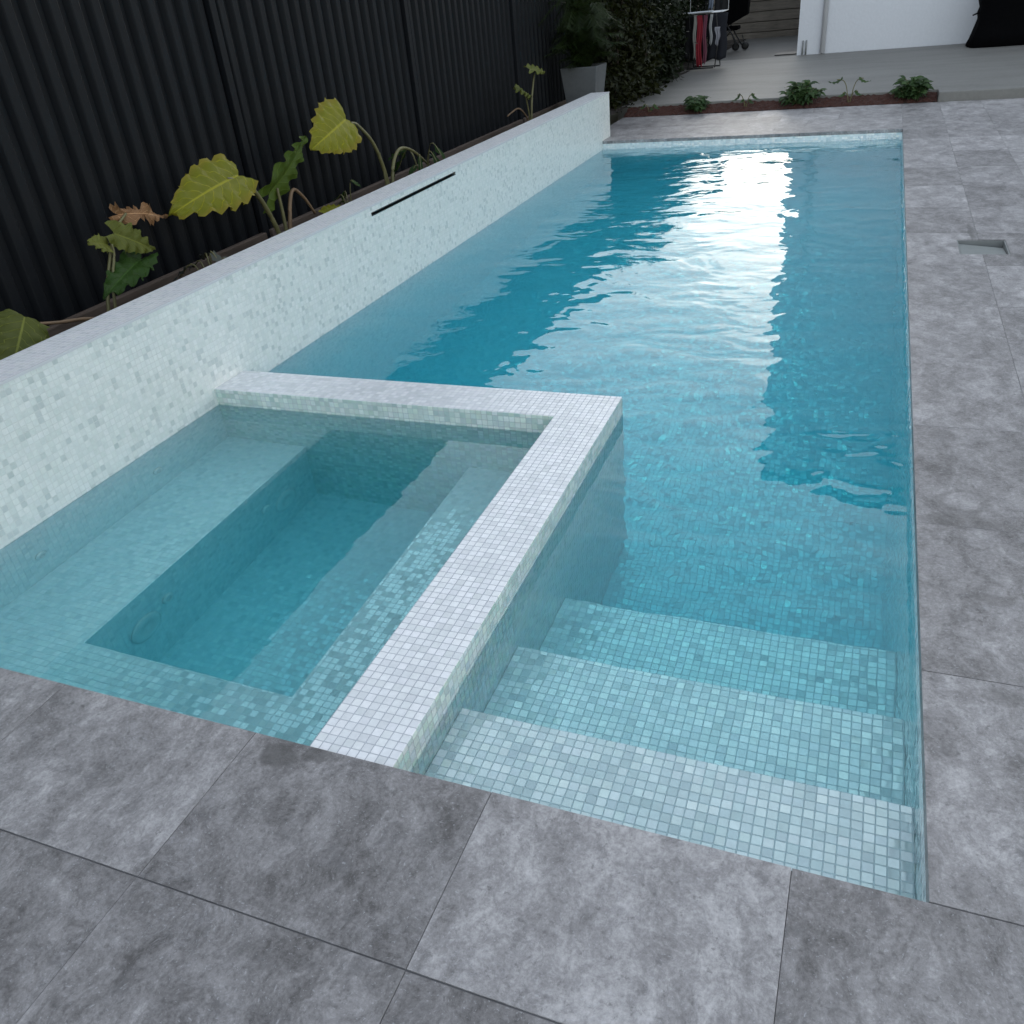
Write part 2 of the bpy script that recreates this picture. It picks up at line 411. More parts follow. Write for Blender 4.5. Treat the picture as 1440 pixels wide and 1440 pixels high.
# right side: columns of 0.40 m, joints every 0.656 m
ys = [0.0] + [.614+.656*k for k in range(15)]
ys = [v for v in ys if v < 10.13-.05] + [10.13]
cx = [0.0] + [.375+.40*k for k in range(10)]
for i in range(len(cx)-1):
    sh = 0 if i % 2 == 0 else .0
    for k in range(len(ys)-1):
        pave((cx[i], ys[k], cx[i+1], ys[k+1]))
# far strip behind the pool
fy = [L, L+.40, L+.80, L+1.20, 10.13]
for k in range(len(fy)-1):
    fxs = [-W if fy[k+1] <= WEND else -3.19] + [v for v in [-.02-.60*i-(.3 if k % 2 else 0) for i in range(6, 0, -1)] if v > -2.95] + [0.0]
    for i in range(len(fxs)-1):
        y0 = max(fy[k], WEND+.003) if (fxs[i] < -W-.01 and False) else fy[k]
        r = (fxs[i], y0, fxs[i+1], fy[k+1])
        for q in cut(r, (-4, 0, -W, WEND+.002)): pave(q)
deck = struct(d.done('pool_deck', STONE, bevel=.0008), 'grey veined marble pavers laid around the pool', 'paving')
for r in ((XL, -2.85, 4.0, -.006), (.006, -.006, 4.0, 10.12), (-3.18, L+.006, .006, 10.12)):
    for q in cut(r, (SK[0]-.003, SK[1]-.003, SK[2]+.003, SK[3]+.003)):
        for q2 in cut(q, (-4, -5, -W, WEND+.01)):
            gr.face([(q2[0], q2[1], -.003), (q2[2], q2[1], -.003), (q2[2], q2[3], -.003), (q2[0], q2[3], -.003)])
struct(gr.done('paving_joints', GROUT), 'dark grout bed in the joints between the marble pavers', 'paving')

p = MB()
p.prism([(.36, 10.135), (9, 10.135), (9, 16.0), (-3.33, 16.0), (-3.33, 10.40), (.36, 10.40)], -.08, .10)
struct(p.done('patio', PATIO, bevel=.01), 'raised plain concrete patio behind the narrow red mulch bed', 'patio')
p = MB(); p.box((-3.33, 16.004, -.08), (-1.66, 21.25, .092))
struct(p.done('path', PATH, bevel=.006), 'concrete side path between the shrubs and the white house', 'path')
p = MB()
nx, ny = 40, 5
for i in range(nx):
    for k in range(ny):
        pass
def rough_sheet(name, mat, x0, x1, y0, y1, z, amp, step, label, cat, seed, rise=0.0):
    rnd = random.Random(seed); b = MB(); nx = max(2, int((x1-x0)/step)); ny = max(2, int((y1-y0)/step))
    V = [[b.bm.verts.new((x0+(x1-x0)*i/nx, y0+(y1-y0)*k/ny, z+rise*k/ny+rnd.uniform(-amp, amp))) for k in range(ny+1)] for i in range(nx+1)]
    for i in range(nx):
        for k in range(ny):
            b.facev([V[i][k], V[i+1][k], V[i+1][k+1], V[i][k+1]], smooth=False)
    return struct(b.done(name, mat), label, cat)
rough_sheet('mulch_bed', MULCH, -3.19, .355, 10.132, 10.398, .0, .012, .03, 'narrow strip of red mulch between pavers and patio', 'garden bed', 3, .075)
rough_sheet('garden_soil', SOIL, -3.81, -3.195, -1.5, 21.2, .10, .015, .06, 'dark soil bed between the mosaic wall and the fence', 'soil', 4)

# ------------------------------------------------------------------ swimming pool
pool = thing('swimming_pool', 'long turquoise mosaic pool with an inset square spa', 'pool', (-W/2, L/2, -1.3))
FZ = -1.28
b = MB()
b.box((.003, -.003, FZ-.1), (.25, L+.003, -.03))             # right wall
b.box((-W-.2, L+.003, FZ-.1), (.25, L+.25, -.03))          # far wall
b.box((-W-.2, -.25, FZ-.1), (.25, -.003, -.03))            # near wall
b.box((-W-.2, -.003, FZ-.1), (-W, L+.003, -.09-.002))        # under the feature wall
b.done('basin_wall', TILE_FLOOR, pool)
b = MB(); b.box((-W, -.003, FZ-.1), (.003, L+.003, FZ)); b.done('pool_floor', TILE_FLOOR, pool)
for (ya, yb, z) in ((0, .34, -.19), (.34, .725, -.385), (.725, 1.16, -.64)):
    b = MB(); b.box((-A, ya if ya else -.003, FZ), (.003, yb, z)); b.done('step', TILE_POOL, pool, bevel=.003)
b = MB()
b.prism([(-A, 0), (-A, B1), (-W, B1), (-W, B0), (-A-SW, B0), (-A-SW, 0)], FZ, ZS)
o = b.done('spa_wall', TILE_TOP, pool, bevel=.0025)
o.data.materials.append(TILE_SIDE_LIT)
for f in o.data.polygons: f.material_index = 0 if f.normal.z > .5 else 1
b = MB(); b.box((-W, -.003, FZ), (-A-SW, B0, -1.0)); b.done('spa_floor', TILE_FLOOR, pool)
b = MB()
b.prism([(-W, -.003), (-A-SW, -.003), (-A-SW, B0), (-1.70, B0), (-1.70, .40), (-2.528, .40), (-2.528, B0), (-W, B0)], -1.0, -.50)
b.done('spa_bench', TILE_FLOOR, pool, bevel=.003)
def jet(c, r, name):
    b = MB(); b.lathe([(r, 0), (r, .006), (r*.82, .012), (r*.45, .013), (r*.38, .006), (r*.02, .006)], c, 'x', 24)
    b.done(name, PLASTIC, pool)
for (y, z) in ((1.311, -.325), (.67, -.33), (.20, -.33)): jet((-W, y, z), .026, 'jet')
for (y, z) in ((1.411, -.715), (.772, -.68)): jet((-2.528, y, z), .028, 'jet')
for (y, z) in ((1.55, -.79), (.64, -.735)): jet((-2.528, y, z), .075, 'drain_cover')

wtr = MB(); wtr.box((-W-.02, -.02, FZ-.03), (.02, L+.02, ZW)); 
# pool water is one closed body; the solid spa wall stands inside it, so spa water gets its own body
wtr.bm.free()
wtr = MB(); wtr.prism([(-A-.02, -.02), (.02, -.02), (.02, L+.02), (-W-.02, L+.02), (-W-.02, B1-.02), (-A-.02, B1-.02)], FZ-.03, ZW)
struct(wtr.done('water', WATER), 'rippled turquoise pool water mirroring the evening sky', 'water')
wtr = MB(); wtr.box((-W-.02, -.02, -1.03), (-A-SW+.02, B0+.02, ZW))
struct(wtr.done('spa_water', SPAWATER), 'calm clear water inside the square spa', 'water')

# ------------------------------------------------------------------ feature wall with spillway slot
fwall = thing('mosaic_wall', 'long low wall faced in pale pearl mosaic beside the pool', 'wall', (-W-TW/2, 3.6, 0))
b = MB()
s0, s1, z0, z1 = 3.43, 4.645, .383, .404
b.box((-W-TW, -1.6, -.09), (-W-.06, WEND, HW))
b.box((-W-.06, -1.6, -.09), (-W, s0, HW)); b.box((-W-.06, s1, -.09), (-W, WEND, HW))
b.box((-W-.06, s0, -.09), (-W, s1, z0)); b.box((-W-.06, s0, z1), (-W, s1, HW))
bmesh.ops.remove_doubles(b.bm, verts=b.bm.verts, dist=1e-5)
b.done('wall_face', TILE_WALL, fwall)
b = MB(); b.box((-W-TW-.004, -1.604, HW), (-W-.004, WEND+.003, HW+.006)); b.done('wall_top', TILE_CAP_LIT, fwall)
b = MB(); b.box((-W-.006, -1.604, HW-.003), (-W+.003, WEND+.004, HW+.008)); b.done('edge_trim', WHITE2, fwall)
b = MB(); b.box((-W-.059, s0+.001, z0+.001), (-W-.050, s1-.001, z1-.001))
b.box((-W-.05, s0+.001, z0+.001), (-W+.003, s1-.001, z0+.005)); b.box((-W-.05, s0+.001, z1-.005), (-W+.003, s1-.001, z1-.001))
b.done('spillway_slot', SLOTM, fwall)

# ------------------------------------------------------------------ skimmer opening
sk = thing('skimmer_box', 'open rectangular skimmer recess in the deck pavers', 'skimmer', (.386, 4.255, -.08))
b = MB()
for q in ((SK[0], SK[1], SK[0]+.008, SK[3]), (SK[2]-.008, SK[1], SK[2], SK[3]), (SK[0]+.008, SK[1], SK[2]-.008, SK[1]+.008), (SK[0]+.008, SK[3]-.008, SK[2]-.008, SK[3])):
    b.box((q[0], q[1], -.085), (q[2], q[3], -.004))
b.done('frame', STEEL, sk)
b = MB(); b.box((SK[0]+.008, SK[1]+.008, -.085), (SK[2]-.008, SK[3]-.008, -.078)); b.done('shade_tray', SLOTM, sk)  # black colour stands in for the shadow inside the recess
b = MB()
x0, y0, x1, y1 = SK[0]+.011, SK[1]+.010, SK[2]-.011, SK[3]-.10
pts = [(x0, y0, -.022), (x1, y0, -.024), (x1-.0, y1+.03, -.040), (x0, y1+.08, -.030)]
vs = [b.bm.verts.new(q) for q in pts]; vt = [b.bm.verts.new((q[0], q[1], q[2]+.012)) for q in pts]
b.facev(vt); b.facev(vs[::-1])
for i in range(4): b.facev([vs[i], vs[(i+1) % 4], vt[(i+1) % 4], vt[i]])
b.done('lid', LID, sk, bevel=.002)

# ------------------------------------------------------------------ fence
fence = thing('metal_fence', 'tall charcoal corrugated steel fence on brown sleepers behind the mosaic wall', 'fence', (FX, 9, 0))
posts = [3.51+2.365*k for k in range(-3, 8)]
ZB, ZT = .20, 2.08
for i in range(len(posts)-1):
    b = MB(); y0, y1 = posts[i]+.028, posts[i+1]-.028
    n = 18; pit = (y1-y0)/n; prof = []
    for k in range(n):
        for (t, dx) in ((0, 0), (.30, 0), (.42, .030), (.46, .034), (.80, .034), (.86, .030)):
            prof.append((y0+(k+t)*pit, dx))
    prof.append((y1, 0))
    lo = [b.bm.verts.new((FX-.02+dx, yy, ZB)) for yy, dx in prof]; hi = [b.bm.verts.new((FX-.02+dx, yy, ZT)) for yy, dx in prof]
    for k in range(len(prof)-1): b.facev([lo[k], lo[k+1], hi[k+1], hi[k]])
    b.done('panel', FENCE, fence)
    b = MB(); b.box((FX-.035, y0, ZT), (FX+.025, y1, ZT+.045)); b.done('rail', FENCE, fence)
    b = MB(); b.box((FX+.0165, y0+.001, .02), (FX+.060, y1-.001, .278)); b.done('sleeper', SLEEPER, fence, bevel=.006)
for yy in posts:
    b = MB(); b.box((FX-.045, yy-.0275, 0), (FX+.040, yy+.0275, ZT+.05)); b.done('post', FENCE, fence, bevel=.004)

# ------------------------------------------------------------------ house
house = thing('white_house', 'white rendered two storey house wall standing on the patio', 'house', (2.2, 20, .1))
b = MB(); b.box((-1.65, 16.01, .09), (8.5, 26, 7.95)); b.done('wall', WHITE, house)
b = MB(); b.box((-1.8, 15.85, 7.95), (8.65, 26.15, 8.15)); b.done('roof', ROOF, house)
b = MB(); b.tube([(-1.235, 15.965, .12), (-1.235, 15.965, 7.9)], .042, 12); b.done('downpipe', WHITE2, house)
for xx in (-1.56, -1.505):
    b = MB(); b.tube([(xx, 15.992, .10), (xx, 15.992, .32)], .013, 8); b.done('conduit', STEEL, house)
b = MB(); b.box((-2.05, 16.3, .093), (-1.665, 16.75, .11)); tag(b.done('dark_slab', BLACKM, origin=None, bevel=.004), 'thin dark slab on the path at the white house corner', 'mat')  # flat dark slab lying on the path

# ------------------------------------------------------------------ timber retaining wall at the end of the path
b = MB()
for k in range(8):
    z = .02+.2*k; b.box((-5.0, 21.28+random.uniform(-.006, .006), z), (-1.63, 21.325, z+.185))
b.box((-5.0, 21.33, .0), (-1.63, 21.42, 1.62))
tag(b.done('retaining_wall', RETAIN, bevel=.008), 'brown horizontal timber sleepers stacked at the path end', 'retaining wall')

# ------------------------------------------------------------------ leaves
def leaf(b, attach, tip, nrm, width, notch=.22, wave=.06, fold=.25, curl=.12, teeth=9, seed=0, ragged=0.0, nl=36, nw=5):
    """heart / arrow leaf from petiole attach to tip; u across, v along"""
    rn = random.Random(seed); a, t = Vector(attach), Vector(tip); d = t-a; ln = d.length; d.normalize()
    n = Vector(nrm); n = (n-d*n.dot(d)).normalized(); s = d.cross(n)
    rnd = rn.random()
    for side in (1, -1):
        grid = []
        for i in range(nl+1):
            v = i/nl
            # half-width profile of an elephant ear leaf
            wv = width*.5*(math.sin(math.pi*min(1, (v*.94+.06))**.62))**.75 if v < 1 else 0
            tooth = 1+.16*((v*teeth) % 1.0)-.08
            wv *= tooth*(1-ragged*rn.random())
            row = []
            for k in range(nw+1):
                u = k/nw
                lobe = -notch*ln*max(0, 1-v*3.2)**1.3*u**.9          # rounded lobes behind the petiole
                back = a+d*(v*ln+lobe)-n*(curl*ln*(v-.45)**2*1.6)
                z = fold*wv*u-fold*.9*wv*u*u*1.3 + wave*ln*u*u*math.sin(v*teeth*math.pi+seed+side) + .022*ln*abs(math.sin((v-u*.28)*8*math.pi))*min(1, u*3)
                row.append(b.bm.verts.new(back+s*side*wv*u+n*z))
            grid.append(row)
        for i in range(nl):
            for k in range(nw):
                q = [grid[i][k], grid[i+1][k], grid[i+1][k+1], grid[i][k+1]]
                uv = [(k/nw, i/nl), (k/nw, (i+1)/nl), ((k+1)/nw, (i+1)/nl), ((k+1)/nw, i/nl)]
                if side < 0: q = q[::-1]; uv = uv[::-1]
                b.facev(q, uv, rnd, smooth=True)
def curve(pts, n=10):
    P = [Vector(p) for p in pts]; P = [P[0]*2-P[1]]+P+[P[-1]*2-P[-2]]; out = []
    for i in range(1, len(P)-2):
        for k in range(n):
            t = k/n; p0, p1, p2, p3 = P[i-1:i+3]
            out.append(.5*((2*p1)+(p2-p0)*t+(2*p0-5*p1+4*p2-p3)*t*t+(3*p1-p0-3*p2+p3)*t**3))
    out.append(P[-2]); return out
def stalk(parent, pts, r0, r1, mat=STALK, name='stem'):
    c = curve(pts); n = len(c)
    b = MB(); b.tube(c, [r0+(r1-r0)*i/(n-1) for i in range(n)], 8); return b.done(name, mat, parent)
def mkleaf(parent, mat, label=None, **kw):
    b = MB(); leaf(b, **kw); o = b.done('leaf', mat, parent, bevel='keep')
    if label: o['label'] = label
    return o
CAMV = Vector((.80, -.50, .33))
X = -3.5
# plant with the big yellow drooping leaf
pl = thing('elephant_ear_plant', 'elephant ear with one large drooping yellow leaf and an upright dark green leaf', 'plant', (X, 3.27, .1), 'elephant ear plants along the fence')
stalk(pl, [(X, 3.27, .1), (X, 3.20, .40), (X+.01, 3.06, .63), (X+.02, 2.92, .70), (X+.025, 2.85, .722)], .016, .008)
mkleaf(pl, LEAF_Y, 'large yellow drooping leaf', attach=(X+.03, 2.97, .730), tip=(X+.09, 2.31, .672), nrm=(.80, -.25, .55), width=.30, seed=3, notch=.10, teeth=12, wave=.035, fold=.2)
stalk(pl, [(X, 3.28, .1), (X, 3.30, .40), (X, 3.30, .58)], .013, .008)
mkleaf(pl, LEAF_M, 'darker green upright leaf', attach=(X, 3.24, .56), tip=(X+.02, 3.70, .80), nrm=(.75, -.10, -.30), width=.20, seed=5, wave=.04)
stalk(pl, [(X, 3.29, .1), (X+.01, 3.34, .38), (X, 3.44, .535), (X, 3.54, .48), (X, 3.63, .36)], .014, .008, STALKB)
b = MB(); leaf(b, (X+.03, 3.70, .345), (X+.06, 3.86, .355), (.5, -.2, .8), .10, seed=8)
b.done('fallen_leaf', LEAF_Y, pl, bevel='keep')
# plant with the round yellow green leaf
pl = thing('elephant_ear_plant', 'elephant ear with one round yellow green leaf on an arching stem', 'plant', (X, 4.62, .1), 'elephant ear plants along the fence')
stalk(pl, [(X, 4.62, .1), (X, 4.60, .38), (X, 4.50, .62), (X, 4.33, .77), (X, 4.24, .80)], .016, .008)
mkleaf(pl, LEAF_Y, None, attach=(X, 4.22, .835), tip=(X+.04, 3.70, .735), nrm=(.80, -.48, .30), width=.35, seed=11, notch=.10, teeth=12, wave=.03, fold=.18)
stalk(pl, [(X, 4.64, .1), (X, 4.70, .40), (X, 4.84, .53), (X, 5.05, .49), (X, 5.30, .34)], .015, .009, STALK)
stalk(pl, [(X, 4.60, .1), (X, 4.58, .42), (X, 4.56, .56)], .014, .003, STALK, 'shoot')
# plant with the dried leaf
pl = thing('elephant_ear_plant', 'thin plant with a shrivelled brown leaf on top and small green leaves', 'plant', (X, 1.78, .1), 'elephant ear plants along the fence')
stalk(pl, [(X, 1.78, .1), (X, 1.83, .36), (X, 1.93, .55), (X, 2.02, .66), (X, 2.11, .712)], .009, .006)
stalk(pl, [(X+.02, 1.79, .1), (X+.02, 1.87, .42), (X+.02, 1.94, .56), (X+.02, 1.95, .61)], .008, .005)
mkleaf(pl, LEAF_B, 'shrivelled brown dried leaf', attach=(X, 2.08, .725), tip=(X+.06, 2.32, .655), nrm=(.75, -.3, .55), width=.13, seed=21, wave=.13, curl=.3, ragged=.75, teeth=4)
mkleaf(pl, LEAF_P, None, attach=(X, 1.95, .61), tip=(X+.05, 1.80, .66), nrm=(.8, -.4, .5), width=.10, seed=23, wave=.06, ragged=.25)
mkleaf(pl, LEAF_P, None, attach=(X+.02, 1.99, .65), tip=(X+.06, 2.16, .53), nrm=(.8, -.5, .4), width=.15, seed=25, wave=.07, ragged=.25)
mkleaf(pl, LEAF_G, 'dark green low leaf', attach=(X+.02, 2.10, .51), tip=(X+.10, 1.74, .44), nrm=(.6, -.35, .7), width=.17, seed=27, wave=.06, ragged=.2)
# plant cut by the left edge of the photo
pl = thing('elephant_ear_plant', 'low elephant ear leaf on a drooping brown stem at the near end of the fence', 'plant', (X, 1.72, .1), 'elephant ear plants along the fence')
stalk(pl, [(X+.05, 1.83, .1), (X+.06, 1.80, .27), (X+.06, 1.66, .355), (X+.05, 1.50, .395), (X+.05, 1.38, .43)], .010, .007, STALKB)
mkleaf(pl, LEAF_P, None, attach=(X+.05, 1.36, .475), tip=(X+.14, 1.10, .28), nrm=(.85, -.45, .3), width=.22, seed=31, wave=.05, ragged=.15, notch=.02, teeth=11)
# far thin plant near the pot
pl = thing('elephant_ear_plant', 'slender plant with two small pale leaves near the grey pot', 'plant', (X, 7.66, .1), 'elephant ear plants along the fence')
stalk(pl, [(X, 7.66, .1), (X, 7.72, .45), (X, 7.82, .66), (X, 7.88, .74)], .013, .007)
mkleaf(pl, LEAF_P, None, attach=(X, 7.76, .79), tip=(X+.05, 8.06, .735), nrm=(.5, -.2, .85), width=.14, seed=41)
stalk(pl, [(X, 7.66, .3), (X, 7.60, .50), (X, 7.55, .60)], .009, .005)
mkleaf(pl, LEAF_P, None, attach=(X, 7.56, .595), tip=(X+.05, 7.18, .68), nrm=(.6, -.2, .8), width=.15, seed=43)
stalk(pl, [(X, 7.64, .1), (X, 7.60, .33), (X, 7.38, .475), (X, 7.15, .47), (X, 7.05, .455)], .010, .006, STALKB)

def dry_clump(loc, n, h, label, mat, group=None, spread=.35, width=.05, name='ground_plant', cat='plant', seed=1):
    rn = random.Random(seed); t = thing(name, label, cat, loc, group); b = MB(); bl = MB()
    for i in range(n):
        an = rn.uniform(0, 2*math.pi); r = spread*rn.uniform(.5, 1); top = h*rn.uniform(.55, 1)
        p0 = Vector(loc); p1 = p0+Vector((math.cos(an)*r*.4, math.sin(an)*r*.5, top)); p2 = p0+Vector((math.cos(an)*r, math.sin(an)*r, top*rn.uniform(.5, .95)))
        c = curve([p0, p1, p2], 5); bl.tube(c, .004, 5)
        leaf(b, c[-4], p2+(p2-p1)*.6, (.3, -.2, 1), width*rn.uniform(.7, 1.2), seed=rn.randint(0, 999), nl=8, nw=2, notch=.1, ragged=.2)
    bl.done('stem', STALK, t); b.done('foliage', mat, t, bevel='keep')
    return t
dry_clump((-3.45, 2.50, .1), 9, .36, 'low limp grey green plant beside the brown leaved one', DRYG, spread=.20, width=.06, seed=2)
dry_clump((-3.5, 5.20, .1), 7, .42, 'dark glossy low plant past the bent yellow stem', LEAF_G, spread=.24, width=.06, seed=5)
dry_clump((-3.55, 4.12, .1), 5, .36, 'small dark seedling between the two large yellow leaves', LEAF_G, spread=.14, width=.05, seed=9)

# ------------------------------------------------------------------ hedge shrubs
def shrub(name, label, cat, c, rx, ry, h, n, mat, size, seed, group=None, droop=.3, base=0.1):
    rn = random.Random(seed); t = thing(name, label, cat, (c[0], c[1], base), group)
    b = MB(); ends = []
    for i in range(9):
        an = rn.uniform(0, 6.283); q = Vector((c[0]+rx*.7*math.cos(an)*rn.random(), c[1]+ry*.7*math.sin(an)*rn.random(), base+h*rn.uniform(.55, .92)))
        pts = curve([(c[0]+.05*math.cos(an), c[1]+.05*math.sin(an), base-.02), ((c[0]+q.x)/2+rn.uniform(-.1, .1), (c[1]+q.y)/2, base+h*.35), q], 5)
        b.tube(pts, [.018-.014*k/(len(pts)-1) for k in range(len(pts))], 5); ends += pts[3:]
    b.done('branch', BARK, t)
    f = MB(); clumps = []
    for i in range(60):
        while True:
            v = Vector((rn.uniform(-1, 1), rn.uniform(-1, 1), rn.uniform(-1, 1)))
            if .35 < v.length < 1: break
        clumps.append((Vector((c[0]+v.x*rx, c[1]+v.y*ry, base+h*(.5+.5*v.z*.98))), rn.uniform(.10, .22), rn.random()))
    for i in range(n):
        cc, cr, cv = rn.choice(clumps)
        p = cc+Vector((rn.gauss(0, cr*.6), rn.gauss(0, cr*.6), rn.gauss(0, cr*.6)))
        if p.z < base: p.z = base+rn.random()*.1
        p.x = max(p.x, FX+.05)
        s = size*rn.uniform(.6, 1.4); d = Vector((rn.gauss(0, 1), rn.gauss(0, 1), rn.gauss(-droop, .8))).normalized()
        u = d.cross(Vector((rn.gauss(0, 1), rn.gauss(0, 1), rn.gauss(0, 1)))).normalized(); w = d.cross(u)
        a0 = p; a1 = p+d*s*.5+u*s*.24+w*s*.06; a2 = p+d*s; a3 = p+d*s*.5-u*s*.24+w*s*.06
        f.face([a0, a1, a2, a3], [(0, 0), (1, .5), (0, 1), (-1, .5)], min(1, max(0, cv*.6+rn.random()*.4)))
    f.done('foliage', mat, t, bevel='keep')
    return t
HG = 'shrubs along the far fence'
shrub('shrub', 'dark leafy shrub immediately behind the grey pot', 'shrub', (-3.45, 10.75), .40, .55, 1.75, 7140, HEDGE2, .075, 51, HG)
shrub('shrub', 'olive green shrub second behind the pot beside the patio edge', 'shrub', (-3.42, 12.0), .42, .65, 1.9, 7140, HEDGE1, .075, 52, HG)
shrub('shrub', 'dark shrub in front of the clothes airer', 'shrub', (-3.50, 13.3), .36, .65, 1.9, 6120, HEDGE1, .075, 53, HG)
shrub('shrub', 'almost black shrub beside the clothes airer', 'shrub', (-3.62, 14.7), .26, .75, 1.95, 5100, HEDGE1, .075, 54, HG)
shrub('shrub', 'almost black shrub beside the pushchair', 'shrub', (-3.60, 16.4), .28, .9, 1.95, 4420, HEDGE1, .075, 55, HG)
shrub('shrub', 'low weedy shrub at the patio corner behind the wall end', 'shrub', (-3.42, 10.35), .17, .28, .34, 900, HEDGE2, .07, 56)
shrub('shrub', 'low arching olive shrub hanging toward the patio edge', 'shrub', (-3.33, 11.3), .20, .45, .45, 1400, HEDGE2, .10, 57)
shrub('shrub', 'low dark shrub before the clothes airer feet', 'shrub', (-3.38, 12.9), .16, .6, .42, 1200, HEDGE1, .09, 58)

# ------------------------------------------------------------------ pot with feathery palm
pot = thing('plant_pot', 'tapered square grey concrete pot behind the end of the mosaic wall', 'pot', (-3.44, 9.32, .1))
b = MB(); cx0, cy0 = -3.42, 9.30
def ring(hw_, z): return [(cx0-hw_, cy0-hw_, z), (cx0+hw_, cy0-hw_, z), (cx0+hw_, cy0+hw_, z), (cx0-hw_, cy0+hw_, z)]
rs = [ring(.15, .095), ring(.215, .67), ring(.19, .67), ring(.18, .58)]
V = [[b.bm.verts.new(q) for q in r] for r in rs]
for i in range(3):
    for k in range(4): b.facev([V[i][k], V[i][(k+1) % 4], V[i+1][(k+1) % 4], V[i+1][k]])
b.facev(V[0][::-1]); b.facev(V[3]); b.done('pot_body', POTM, pot, bevel=.008)
b = MB(); b.box((cx0-.175, cy0-.175, .582), (cx0+.175, cy0+.175, .63)); b.done('potting_soil', SOIL, pot)
palm = thing('potted_palm', 'feathery dark green palm growing in the grey pot', 'palm', (cx0, cy0, .63))
rn = random.Random(77); b = MB(); bs = MB()
for i in range(84):
    an = rn.uniform(0, 6.283); R_ = rn.uniform(.15, .46); H_ = rn.uniform(.12, 1.0)
    p0 = Vector((cx0+.06*math.cos(an), cy0+.06*math.sin(an), .62)); p1 = p0+Vector((R_*.35*math.cos(an), R_*.35*math.sin(an), H_*.8)); p2 = p0+Vector((R_*math.cos(an), R_*math.sin(an), H_*rn.uniform(.45, .95)))
    c = curve([p0, p1, p2], 14); bs.tube(c, .004, 5, cap=False); cv = rn.random()
    for k in range(4, len(c)-1):
        d = (c[k+1]-c[k]).normalized(); sd_ = d.cross(Vector((0, 0, 1))).normalized()
        for s in (1, -1):
            for m_ in range(2):
                ll = .15*rn.uniform(.7, 1.2)*(1-.5*abs(k/len(c)-.6)); q = c[k]+d*m_*.012
                e = q+(sd_*s*.8+d*.7+Vector((0, 0, rn.uniform(-.5, .1)))).normalized()*ll; wv = d*.0042
                b.face([q-wv, q+wv, e], [(0, 0), (1, 0), (0, 1)], min(1, cv*.7+rn.random()*.3))
bs.done('frond_stem', FERN, palm); b.done('foliage', FERN, palm, bevel='keep')

# ------------------------------------------------------------------ young plants in the mulch bed
def bed_shrub(x, hw_, h, n, label, seed):
    rn = random.Random(seed); t = thing('bed_shrub', label, 'plant', (x, 10.27, 0), 'young plants in the mulch bed'); b = MB(); bs = MB()
    for i in range(n):
        an = rn.uniform(0, 6.283); r = hw_*rn.uniform(.3, 1); top = h*rn.uniform(.5, 1)*(1-.35*r/hw_)
        p0 = Vector((x, 10.27, -.01)); p2 = Vector((x+r*math.cos(an), 10.27+.16*r/hw_*math.sin(an), top)); p1 = (p0+p2)/2+Vector((0, 0, top*.25))
        c = curve([p0, p1, p2], 4); bs.tube(c, .004, 5)
        for k in range(3, len(c)):
            for s in range(3):
                a2 = rn.uniform(0, 6.283); e = c[k]+Vector((math.cos(a2), math.sin(a2)*.7, rn.uniform(-.45, .35))).normalized()*rn.uniform(.07, .12)
                leaf(b, c[k], e, (rn.uniform(-.4, .4), -.5, .9), .04, seed=rn.randint(0, 9999), nl=5, nw=2, notch=0, wave=.03, curl=.5)
    bs.done('stem', STALK, t); b.done('foliage', BEDLEAF, t, bevel='keep')
bed_shrub(-2.28, .15, .22, 16, 'small leafy shrub leftmost of the three full ones in the mulch', 61)
bed_shrub(-1.09, .22, .31, 24, 'widest leafy shrub in the middle of the mulch bed', 62)
bed_shrub(.085, .17, .30, 26, 'dense leafy shrub at the right end of the mulch bed', 63)
def arch_plant(x, arms, label, r=.005, w=.035):
    t = thing('bed_seedling', label, 'plant', (x, 10.26, 0), 'young plants in the mulch bed'); b = MB(); bs = MB()
    for (dx, h, drop) in arms:
        c = curve([(x, 10.26, -.01), (x+dx*.25, 10.25, h*.85), (x+dx*.65, 10.24, h), (x+dx, 10.22, h-drop)], 6); n = len(c)
        bs.tube(c[:n-6], r, 5); leaf(b, c[n-11], c[-1], (0, -.5, 1), w, seed=int(dx*1000) % 97, nl=8, nw=2, notch=0, curl=-.6)
    bs.done('stem', STALK, t); b.done('foliage', BEDLEAF, t, bevel='keep')
arch_plant(-1.72, [(-.15, .17, .08), (.16, .17, .08), (-.06, .12, .04), (.10, .11, .05)], 'small seedling with two arching leaves between leftmost and widest shrub', w=.04)
arch_plant(-.56, [(-.24, .27, .05), (.20, .27, .06), (-.12, .13, .05), (.13, .14, .06)], 'thin seedling with spreading long leaves between the two larger right shrubs', w=.045)
arch_plant(-2.88, [(-.12, .12, .06), (.13, .11, .06), (.05, .08, .03)], 'tiny dark seedling at the left end of the mulch bed', w=.04)

# ------------------------------------------------------------------ clothes airer and washing
air = thing('clothes_airer', 'metal clothes airer with washing on the patio beside the shrubs', 'clothes airer', (-3.03, 14.8, .1))
b = MB()
b.tube(curve([(-3.28, 14.65, .115), (-2.84, 14.65, .115)], 3), .011, 8); b.tube(curve([(-3.22, 14.95, .115), (-2.78, 14.95, .115)], 3), .011, 8)
for xx in (-3.26, -2.82):
    b.tube([(xx, 14.65, .115), (xx+.04, 14.95, .90)], .009, 8); b.tube([(xx+.04, 14.95, .115), (xx, 14.65, .90)], .009, 8)
b.done('frame', BLACKM, air)
b = MB()
for k in range(8): b.tube([(-3.32, 14.52+.08*k, .905), (-2.70, 14.52+.08*k, .905)], .005, 6)
for xx in (-3.32, -2.70): b.tube([(xx, 14.5, .905), (xx, 15.1, .905)], .007, 6)
for xx in (-3.32, -2.70): b.tube([(xx, 15.1, .905), (xx, 15.1, 1.65)], .007, 6)
